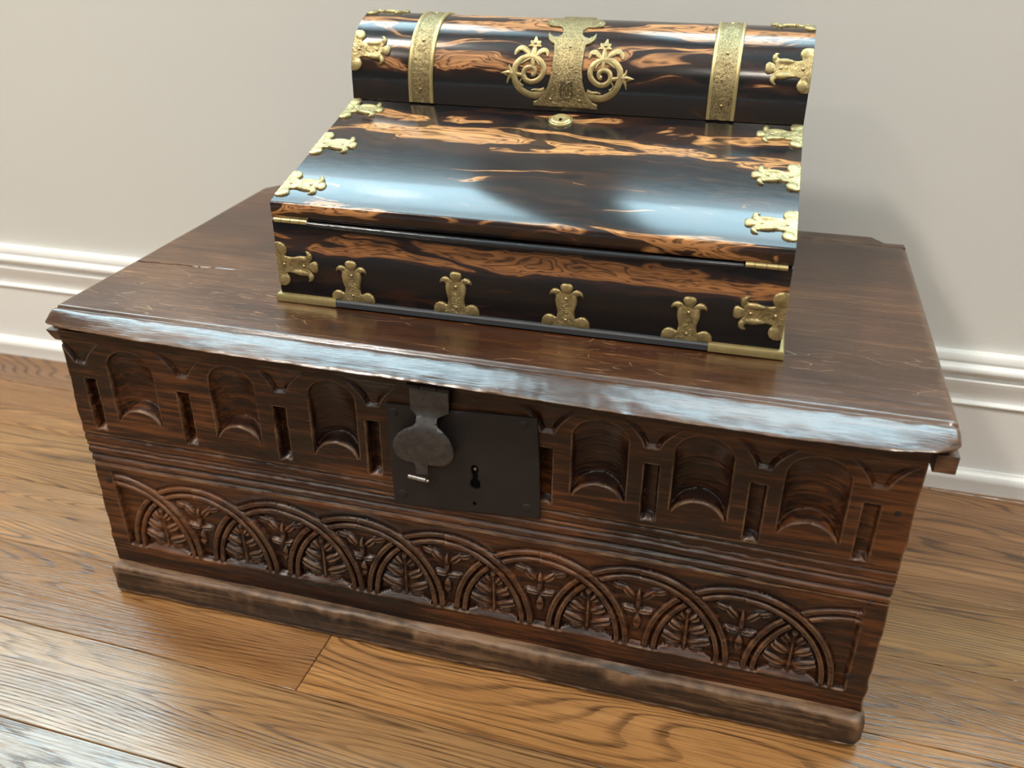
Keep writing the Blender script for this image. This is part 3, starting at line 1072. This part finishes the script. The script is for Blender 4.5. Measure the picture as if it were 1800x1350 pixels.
hasp = cut_plate('hasp', [ho], 0.0018, M_IRON2, chest, hasp_map, step=0.003, edge=0.6)
tag(hasp, 'dark iron hasp with an oval leaf')
for xa, xb in ((0.3228, 0.3328), (0.3334, 0.3470), (0.3476, 0.3575)):
    tube('hinge_knuckle', [rel((xa, -0.0062, 0.2868)), rel((xb, -0.0062, 0.2866))], 0.0026, M_IRON, hasp)
tube('pin', [rel((0.3212, -0.0118, 0.2045)), rel((0.3362, -0.0122, 0.2034))], 0.0019, M_STEEL, hasp)
tube('pin_end', [rel((0.3368, -0.0122, 0.2030)), rel((0.3388, -0.0122, 0.2028))], 0.0014, M_STEEL, hasp)

# ------------------------------------------------------------------ the writing box
BA = 0.0068
OB = (0.1766, 0.0737, 0.3066)
wb = empty('writing_box', OB, BA)
tag(wb, 'brass mounted sloping writing box in striped ebony wood standing on the chest', 'writing box')
BW_, BH, DS, HS = 0.4187, 0.0880, 0.1785, 0.1352
BR, VC, ZC = 0.055, 0.2335, 0.153
K = (HS - BH) / DS
CT = 1 / math.sqrt(1 + K * K)

body = prism('body', [(0.0, 0.0066), (0.0, 0.0712), (0.0006, 0.0724), (0.004, 0.0732), (0.1775, 0.1195), (0.1775, 0.1349), (0.2883, 0.1349), (0.2883, 0.0066)], 0.0, BW_, M_BODY, wb, 35)
tag(body, 'striped ebony lower case of the writing box')
fl = [(0.0004, 0.0748), (0.0, 0.0754), (0.0, 0.0868), (0.0004, 0.0876), (0.0014, 0.0880 + 0.0014 * K)]
fl += [(DS * t, BH + K * DS * t) for t in (0.25, 0.5, 0.75)]
fl += [(DS - 0.0007, HS - 0.0007 * K), (DS - 0.0007, 0.1212), (0.006, 0.0748)]
flap = prism('writing_flap', fl, 0.0, BW_, M_FLAP, wb, 35)
tag(flap, 'sloping lacquered writing flap with orange streaks')
br = [(VC - BR, 0.1356)] + [(VC - BR * math.cos(math.radians(a)), ZC + BR * math.sin(math.radians(a))) for a in range(0, 181, 3)] + [(VC + BR, 0.1356)]
barrel = prism('domed_lid', br, 0.0, BW_, M_BARREL, wb, 35)
tag(barrel, 'domed stationery compartment lid at the back')

# long black bead between two brass hinges
n = 40
tube('hinge_bead', [(0.0335 + (0.3840 - 0.0335) * i / n, -0.0030, 0.0728 - 0.0018 * math.sin(math.pi * i / n)) for i in range(n + 1)],
     [0.0018 + 0.0010 * math.sin(math.pi * i / n) for i in range(n + 1)], M_EBONY, wb)
for ua, ub in ((0.0030, 0.0328), (0.3852, 0.4152)):
    hg = tube('hinge', [(ua, -0.0010, 0.0733), (ub, -0.0010, 0.0733)], 0.0022, M_BRASS2, wb, 12)
    lw = (ub - ua) / 3
    for k in (0.22, 0.5, 0.78):
        u = ua + (ub - ua) * k
        tube('knuckle_joint', [(u - 0.0002, -0.0010, 0.0733), (u + 0.0002, -0.0010, 0.0733)], 0.00235, M_ENGRAVE, hg, 12)

# plinth
prism('plinth_strip', [(-0.0036, 0.0010), (-0.0036, 0.0052), (-0.0026, 0.0066), (0.0, 0.0066), (0.0, 0.0)], 0.0525, 0.3652, M_EBONY2, wb, 30)
box('plinth_board', (0.0, BW_, 0.0002, 0.2883, 0.0, 0.0064), M_EBONY2, wb, 0.0005)


def plinth_corner(s):
    x_in, x_out = (0.0523, -0.0038) if s < 0 else (0.3654, BW_ + 0.0038)
    e = -0.0 if s < 0 else BW_
    d = -1 if s < 0 else 1
    prof = [(0.0, 0.0004), (1.0, 0.0004), (1.04, 0.0046), (0.75, 0.0068), (0.0, 0.0072)]
    ring_in, ring_c, ring_b = [], [], []
    secs_ = []
    for (k, z) in prof:
        ring_in.append((x_in, -0.0038 * k, z))
        ring_c.append((e + d * 0.0038 * k, -0.0038 * k, z))
        ring_b.append((e + d * 0.0038 * k, 0.06, z))
    return loft('plinth_corner', [ring_in, ring_c, ring_b], M_BRASS2, wb, 30)


plinth_corner(-1)
plinth_corner(1)


# surface maps in the box frame: (u along the width, s across, h outwards)
def m_front(u, s, h):
    return (u, -h, s)


def m_slope(u, s, h):
    return (u, s * CT - h * K * CT, BH + s * K * CT + h * CT)


def m_barrel(u, s, h):
    if s < 0:
        return (u, VC - BR - h, ZC + s)
    a = s / BR
    return (u, VC - (BR + h) * math.cos(a), ZC + (BR + h) * math.sin(a))


def normal_at(mp, u, s):
    a, b_ = Vector(mp(u, s, 0)), Vector(mp(u, s, 0.001))
    return (b_ - a).normalized()


BR_OUT = [(.470, 0), (.503, .03), (.512, .10), (.500, .18), (.455, .245), (.385, .285), (.315, .285), (.255, .258), (.205, .222), (.188, .270), (.180, .33), (.180, .40), (.198, .47), (.224, .56), (.230, .64), (.222, .715),
          (.258, .765), (.305, .752), (.346, .715), (.358, .770), (.330, .825), (.285, .865), (.215, .880), (.150, .852), (.082, .790), (.120, .865), (.136, .920), (.115, .972), (.060, 1.0)]
BH_ = 0.0385


def smooth_outline(pts, it=1):
    for _ in range(it):
        q = []
        for i in range(len(pts)):
            a, c = pts[i], pts[(i + 1) % len(pts)]
            q += [(a[0] * .75 + c[0] * .25, a[1] * .75 + c[1] * .25), (a[0] * .25 + c[0] * .75, a[1] * .25 + c[1] * .75)]
        pts = q
    return pts


_half = [(b_ * BH_, a * BH_) for b_, a in BR_OUT]
_full = _half + [(0, BH_)] + [(-b_, a) for b_, a in reversed(_half)]
_full = [(b_, max(a, 0.0)) for b_, a in _full]
_rs = random.Random(5)


def br_relief(b_, a):
    B, A = abs(b_) / BH_, a / BH_
    w = 0.40 * (1 - A / 0.30) if A < 0.22 else 0.0
    w = max(w, 0.095 if A < 0.78 else 0.0)
    if B < w:
        return -0.0003 + 0.0008 * _rs.random()
    h = 0.0003
    for cb, ca_, rb, ra in ((.375, .17, .13, .12), (.265, .815, .10, .06), (0.0, .905, .12, .095), (.165, .56, .06, .20)):
        q = ((B - cb) / rb) ** 2 + ((A - ca_) / ra) ** 2
        if q < 1:
            h = max(h, 0.0003 + 0.0011 * math.sqrt(1 - q))
    return h


me_rv = dome_mesh('bracket_rivet', 0.0016, 0.0012, M_RIVET, 10, 3)
_bm_cache = {}


def bracket(mp, u0, s0, du, ds, key):
    """du,ds: direction the finial points in"""
    def m2(b_, a, h):
        return mp(u0 + a * du - b_ * ds, s0 + a * ds + b_ * du, h)
    o = cut_plate('bracket', [_full], 0.0012, M_BRASS, wb, m2, step=0.0008, fh=br_relief, edge=0.5, smooth=70)
    for a in (0.19, 0.66):
        u, s = u0 + a * BH_ * du, s0 + a * BH_ * ds
        place('rivet', me_rv, o, mp(u, s, 0.0012), normal_at(mp, u, s))
    return o


tag(bracket(m_front, 0.0680, 0.0045, 0, 1, 'f'), 'upright brass fleur bracket on the front')
for u in (0.1600, 0.2520, 0.3480):
    bracket(m_front, u, 0.0045, 0, 1, 'f')
bracket(m_front, -0.0005, 0.0340, 1, 0, 'f')
bracket(m_front, BW_ + 0.0005, 0.0345, -1, 0, 'f')
for t in (0.152, 0.528, 0.895):
    s = t * DS / CT
    bracket(m_slope, -0.0003, s, 1, 0, 's')
    bracket(m_slope, BW_ + 0.0003, s, -1, 0, 's')
for s in (0.0285, 0.094):
    bracket(m_barrel, -0.0003, s, 1, 0, 'b')
    bracket(m_barrel, BW_ + 0.0003, s, -1, 0, 'b')


# ---- ribbons laid on the domed lid
def catmull(pts, n=6):
    P = [np.array(p, float) for p in pts]
    P = [2 * P[0] - P[1]] + P + [2 * P[-1] - P[-2]]
    out = []
    for i in range(1, len(P) - 2):
        for k in range(n):
            t = k / n
            out.append(0.5 * ((2 * P[i]) + (-P[i - 1] + P[i + 1]) * t + (2 * P[i - 1] - 5 * P[i] + 4 * P[i + 1] - P[i + 2]) * t * t + (-P[i - 1] + 3 * P[i] - 3 * P[i + 1] + P[i + 2]) * t ** 3))
    out.append(P[-2])
    return np.array(out)


def ribbon_into(bm, pts, w0, w1, t, mp, n=6, dome=0.5, wf=None, base=0.0):
    C = catmull(pts, n)
    m = len(C)
    T = np.gradient(C, axis=0)
    T /= np.linalg.norm(T, axis=1)[:, None] + 1e-12
    Nn = np.column_stack([-T[:, 1], T[:, 0]])
    prof = [(-1, -0.0003 + base), (-1, t * 0.55 + base), (-0.6, t + base), (0, t * (1 + dome * 0.3) + base), (0.6, t + base), (1, t * 0.55 + base), (1, -0.0003 + base)]
    rows_ = []
    for i in range(m):
        f = i / (m - 1)
        w = (wf(f) if wf else (w0 + (w1 - w0) * f)) / 2
        rows_.append([bm.verts.new(mp(C[i][0] + Nn[i][0] * w * a, C[i][1] + Nn[i][1] * w * a, h)) for a, h in prof])
    for r0, r1 in zip(rows_, rows_[1:]):
        for k in range(len(prof) - 1):
            bm.faces.new((r0[k], r0[k + 1], r1[k + 1], r1[k]))
    bm.faces.new(rows_[0])
    bm.faces.new(rows_[-1])


# two engraved straps over the dome
for ua, ub in ((0.0575, 0.0822), (0.3355, 0.3602)):
    nu, ns = 25, 170
    V, F = [], []
    ss = np.linspace(-0.0165, BR * math.pi + 0.012, ns)
    for j, s in enumerate(ss):
        for i in range(nu):
            f = i / (nu - 1)
            e = min(f, 1 - f)
            h = 0.0012
            if e < 0.001:
                h = -0.0002
            elif e < 0.05:
                h = 0.0008
            elif e < 0.17:
                h = 0.00165
            elif e < 0.22:
                h = 0.0009
            else:
                h = 0.0011 + 0.0005 * float(vnoise(i * 1.3, s, 1, 900, 61)) + 0.0003 * _rs.random()
                q = ((f - 0.5) / 0.16) ** 2 + ((s - 0.0335) / 0.0045) ** 2
                if q < 1:
                    h += 0.0009 * math.sqrt(1 - q) * (0.6 + 0.4 * math.cos(6 * math.atan2((f - .5) / .16, (s - .0335) / .0045)))
            if s < 0:
                V.append(m_barrel(ua + (ub - ua) * f, s, h))
            elif s > BR * math.pi:
                V.append((ua + (ub - ua) * f, VC + BR + h, ZC - (s - BR * math.pi)))
            else:
                V.append(m_barrel(ua + (ub - ua) * f, s, h))
    for j in range(ns - 1):
        for i in range(nu - 1):
            a = j * nu + i
            F.append((a, a + 1, a + nu + 1, a + nu))
    st = link_mesh('strap', V, F, M_ENGR, wb, 60)
    um = (ua + ub) / 2
    for ue in (ua + 0.0019, ub - 0.0019):
        bm = bmesh.new()
        ribbon_into(bm, [(ue, s_) for s_ in np.linspace(-0.0165, BR * math.pi, 60)], 0.0036, 0.0036, 0.0019, m_barrel, 2)
        from_bm('border', bm, M_BRASS2, st, 50)
    for s in (-0.0045, 0.0395, 0.0840):
        place('rivet', me_rv, st, m_barrel(um, s, 0.0014), normal_at(m_barrel, um, s))

# central engraved mount with pierced scrolls
UM = 0.2090
L = [(0.1793, -0.0138), (0.1792, -0.0096), (0.1840, -0.0078), (0.1880, -0.0040), (0.1912, 0.0020), (0.1935, 0.0085), (0.1948, 0.0170), (0.1952, 0.0305), (0.1945, 0.0415), (0.1918, 0.0423), (0.1885, 0.0455), (0.1867, 0.0505),
     (0.1872, 0.0556), (0.1897, 0.0518), (0.1932, 0.0496), (0.1972, 0.0506), (0.1998, 0.0540), (0.2000, 0.0585), (0.1978, 0.0618), (0.1960, 0.0634), (0.1920, 0.0628), (0.1865, 0.0634), (0.1826, 0.0668), (0.1820, 0.0720),
     (0.1855, 0.0766), (0.1900, 0.0790), (0.1935, 0.0812), (0.1945, 0.0870), (0.1945, 0.0960)]
Rm = [(2 * UM - u, s) for u, s in reversed(L)]


def mount_relief(u, s):
    du = abs(u - UM)
    half = 0.0150 + 0.012 * max(0.0, (0.008 - s) / 0.02) ** 1.3
    if s < 0.046 and du > half * 0.78:
        return 0.0006
    if s < 0.046:
        return -0.0002 + 0.0005 * _rs.random()
    if s > 0.062 and du > 0.014:
        return 0.0007 * max(0.0, 1 - ((du - 0.022) / 0.008) ** 2)
    return 0.00035 * _rs.random()


mount = cut_plate('lock_mount', [L + Rm], 0.0013, M_ENGR, wb, m_barrel, step=0.0010, fh=mount_relief, edge=0.5, smooth=70)
tag(mount, 'engraved brass mount with scrolls and a monogram')
for sgn in (1, -1):
    mpx = (lambda u, s, h: m_barrel(u, s, h)) if sgn == 1 else (lambda u, s, h: m_barrel(2 * UM - u, s, h))
    bm = bmesh.new()
    SP = [(0.1905, -0.0012), (0.1821, -0.0040), (0.1741, -0.0036), (0.1668, 0.0005), (0.1622, 0.0065), (0.1605, 0.0138), (0.1616, 0.0213), (0.1676, 0.0275), (0.1762, 0.0292), (0.1838, 0.0256), (0.1875, 0.0200), (0.1871, 0.0142),
          (0.1826, 0.0091), (0.1765, 0.0072), (0.1711, 0.0094), (0.1690, 0.0142), (0.1712, 0.0188), (0.1765, 0.0199), (0.1798, 0.0171), (0.1788, 0.0134), (0.1765, 0.0138)]
    ribbon_into(bm, SP, 0, 0, 0.0011, mpx, 6, wf=lambda f: 0.0062 - 0.0026 * f if f < 0.93 else 0.0036)
    ribbon_into(bm, [(0.1619, 0.0136), (0.1645, 0.0132), (0.1680, 0.0126)], 0.0030, 0.0036, 0.0010, mpx)
    ribbon_into(bm, [(0.1764, 0.0285), (0.1767, 0.0250), (0.1768, 0.0205)], 0.0042, 0.0034, 0.0010, mpx)
    ribbon_into(bm, [(0.1745, 0.0275), (0.1700, 0.0250), (0.1662, 0.0222)], 0.0030, 0.0008, 0.0010, mpx)
    ribbon_into(bm, [(0.1785, 0.0275), (0.1812, 0.0245), (0.1832, 0.0212)], 0.0026, 0.0012, 0.0010, mpx)
    ribbon_into(bm, [(0.1685, 0.0110), (0.1660, 0.0060), (0.1690, 0.0030)], 0.0010, 0.0026, 0.0010, mpx)
    ribbon_into(bm, [(0.1895, 0.0012), (0.1850, 0.0000), (0.1805, 0.0006), (0.1770, 0.0000)], 0.0044, 0.0012, 0.0011, mpx)
    # stem and florets
    ribbon_into(bm, [(0.1764, 0.0300), (0.1768, 0.0345), (0.1770, 0.0390)], 0.0056, 0.0030, 0.0010, mpx)
    ribbon_into(bm, [(0.1770, 0.0380), (0.1768, 0.0430), (0.1762, 0.0490)], 0, 0, 0.0011, mpx, wf=lambda f: 0.0018 + 0.0042 * math.sin(math.pi * min(1, f * 1.02)) * (1 - 0.55 * f))
    for k in (-1, 1):
        ribbon_into(bm, [(0.1769, 0.0400), (0.1769 + k * 0.0030, 0.0428), (0.1769 + k * 0.0048, 0.0442)], 0, 0, 0.0010, mpx, wf=lambda f: 0.0014 + 0.0026 * math.sin(math.pi * f))
        ribbon_into(bm, [(0.1769, 0.0388), (0.1769 + k * 0.0036, 0.0398), (0.1769 + k * 0.0060, 0.0384)], 0, 0, 0.0010, mpx, wf=lambda f: 0.0022 + 0.0012 * math.sin(math.pi * f) - 0.0010 * f)
    ribbon_into(bm, [(0.1735, 0.0300), (0.1700, 0.0345), (0.1650, 0.0368), (0.1610, 0.0340), (0.1598, 0.0300)], 0, 0, 0.0010, mpx, wf=lambda f: 0.0020 + 0.0036 * math.sin(math.pi * f ** 0.8))
    ribbon_into(bm, [(0.1795, 0.0296), (0.1825, 0.0335), (0.1862, 0.0356), (0.1890, 0.0335), (0.1900, 0.0296)], 0, 0, 0.0010, mpx, wf=lambda f: 0.0018 + 0.0032 * math.sin(math.pi * f ** 0.8))
    ribbon_into(bm, [(0.1606, 0.0137), (0.1550, 0.0137), (0.1480, 0.0136)], 0, 0, 0.0011, mpx, wf=lambda f: 0.0042 + 0.0028 * math.sin(math.pi * f) - 0.0036 * f)
    ribbon_into(bm, [(0.1585, 0.0140), (0.1560, 0.0175), (0.1552, 0.0212)], 0.0044, 0.0012, 0.0010, mpx)
    ribbon_into(bm, [(0.1585, 0.0134), (0.1556, 0.0095), (0.1542, 0.0050)], 0.0044, 0.0010, 0.0010, mpx)
    sc = from_bm('scroll', bm, M_BRASS, mount, 50)
for u, s in ((0.2097, 0.0393), (0.1955, -0.0070), (0.2225, -0.0070), (0.1768, 0.0416), (0.1548, 0.0140), (0.1648, 0.0345), (0.1862, 0.0332), (2 * UM - 0.1768, 0.0416), (2 * UM - 0.1548, 0.0140), (2 * UM - 0.1648, 0.0345), (2 * UM - 0.1862, 0.0332),
             (0.1868, 0.0705), (2 * UM - 0.1868, 0.0705)):
    place('rivet', me_rv, mount, m_barrel(u, s, 0.0013), normal_at(m_barrel, u, s))
# monogram: interlaced cipher of an M with two curved initials
bm = bmesh.new()
c0 = 0.2097
for pts in ([(-0.0044, -0.0062), (-0.0046, 0.0), (-0.0042, 0.0072)], [(-0.0042, 0.0072), (-0.0014, 0.0020), (0.0, -0.0040)], [(0.0, -0.0040), (0.0016, 0.0022), (0.0042, 0.0072)], [(0.0042, 0.0072), (0.0046, 0.0), (0.0044, -0.0062)],
            [(-0.0012, 0.0078), (-0.0050, 0.0050), (-0.0058, 0.0), (-0.0044, -0.0048), (0.0, -0.0066)], [(0.0012, 0.0078), (0.0052, 0.0050), (0.0060, 0.0), (0.0046, -0.0050), (-0.0004, -0.0068)],
            [(-0.0024, 0.0070), (0.0010, 0.0040), (0.0026, 0.0), (0.0014, -0.0050)], [(0.0024, 0.0070), (-0.0008, 0.0040), (-0.0026, 0.0), (-0.0014, -0.0050)],
            [(-0.0058, 0.0066), (-0.0046, 0.0082), (-0.0030, 0.0074)], [(0.0030, 0.0074), (0.0046, 0.0082), (0.0058, 0.0066)], [(-0.0034, -0.0072), (0.0, -0.0080), (0.0034, -0.0072)]):
    ribbon_into(bm, [(c0 + a, 0.0008 + b_) for a, b_ in pts], 0.0007, 0.0006, 0.00015, m_barrel, 5, base=0.0016)
from_bm('monogram', bm, M_ENGRAVE, mount, 50)

# keyhole escutcheon on the flap
EU, ESv = 0.2090, 0.9020 * DS / CT
V, F = [], []
prof = [(0.0112, -0.0003), (0.0112, 0.0010), (0.0106, 0.0018), (0.0096, 0.0020), (0.0090, 0.0030), (0.0080, 0.0036), (0.0066, 0.0034), (0.0060, 0.0026), (0.0042, 0.0024), (0.0016, 0.0022), (0.0014, 0.0004)]
nn = 36
for r_, h in prof:
    for k in range(nn):
        a = 2 * math.pi * k / nn
        V.append(m_slope(EU + r_ * math.cos(a), ESv + r_ * math.sin(a) * 0.96, h))
for i in range(len(prof) - 1):
    for k in range(nn):
        F.append((i * nn + k, i * nn + (k + 1) % nn, (i + 1) * nn + (k + 1) % nn, (i + 1) * nn + k))
F.append(tuple((len(prof) - 1) * nn + k for k in range(nn)))
esc = link_mesh('keyhole_escutcheon', V, F, M_BRASS2, wb, 40)
tag(esc, 'round brass keyhole surround at the top of the flap')
bm = bmesh.new()
bmesh.ops.create_circle(bm, cap_ends=True, radius=0.0016, segments=12)
for v in bm.verts:
    v.co = Vector(m_slope(EU + v.co.x, ESv + v.co.y, 0.0024))
from_bm('keyhole', bm, M_DARK, esc)  # flat black disc and slot paint the shade of the hole
bm = bmesh.new()
vv = [bm.verts.new(m_slope(EU + a, ESv + b_, 0.00262)) for a, b_ in ((-0.0006, 0), (0.0006, 0), (0.0010, -0.0034), (-0.0010, -0.0034))]
bm.faces.new(vv)
from_bm('keyhole_slot_shade', bm, M_DARK, esc)
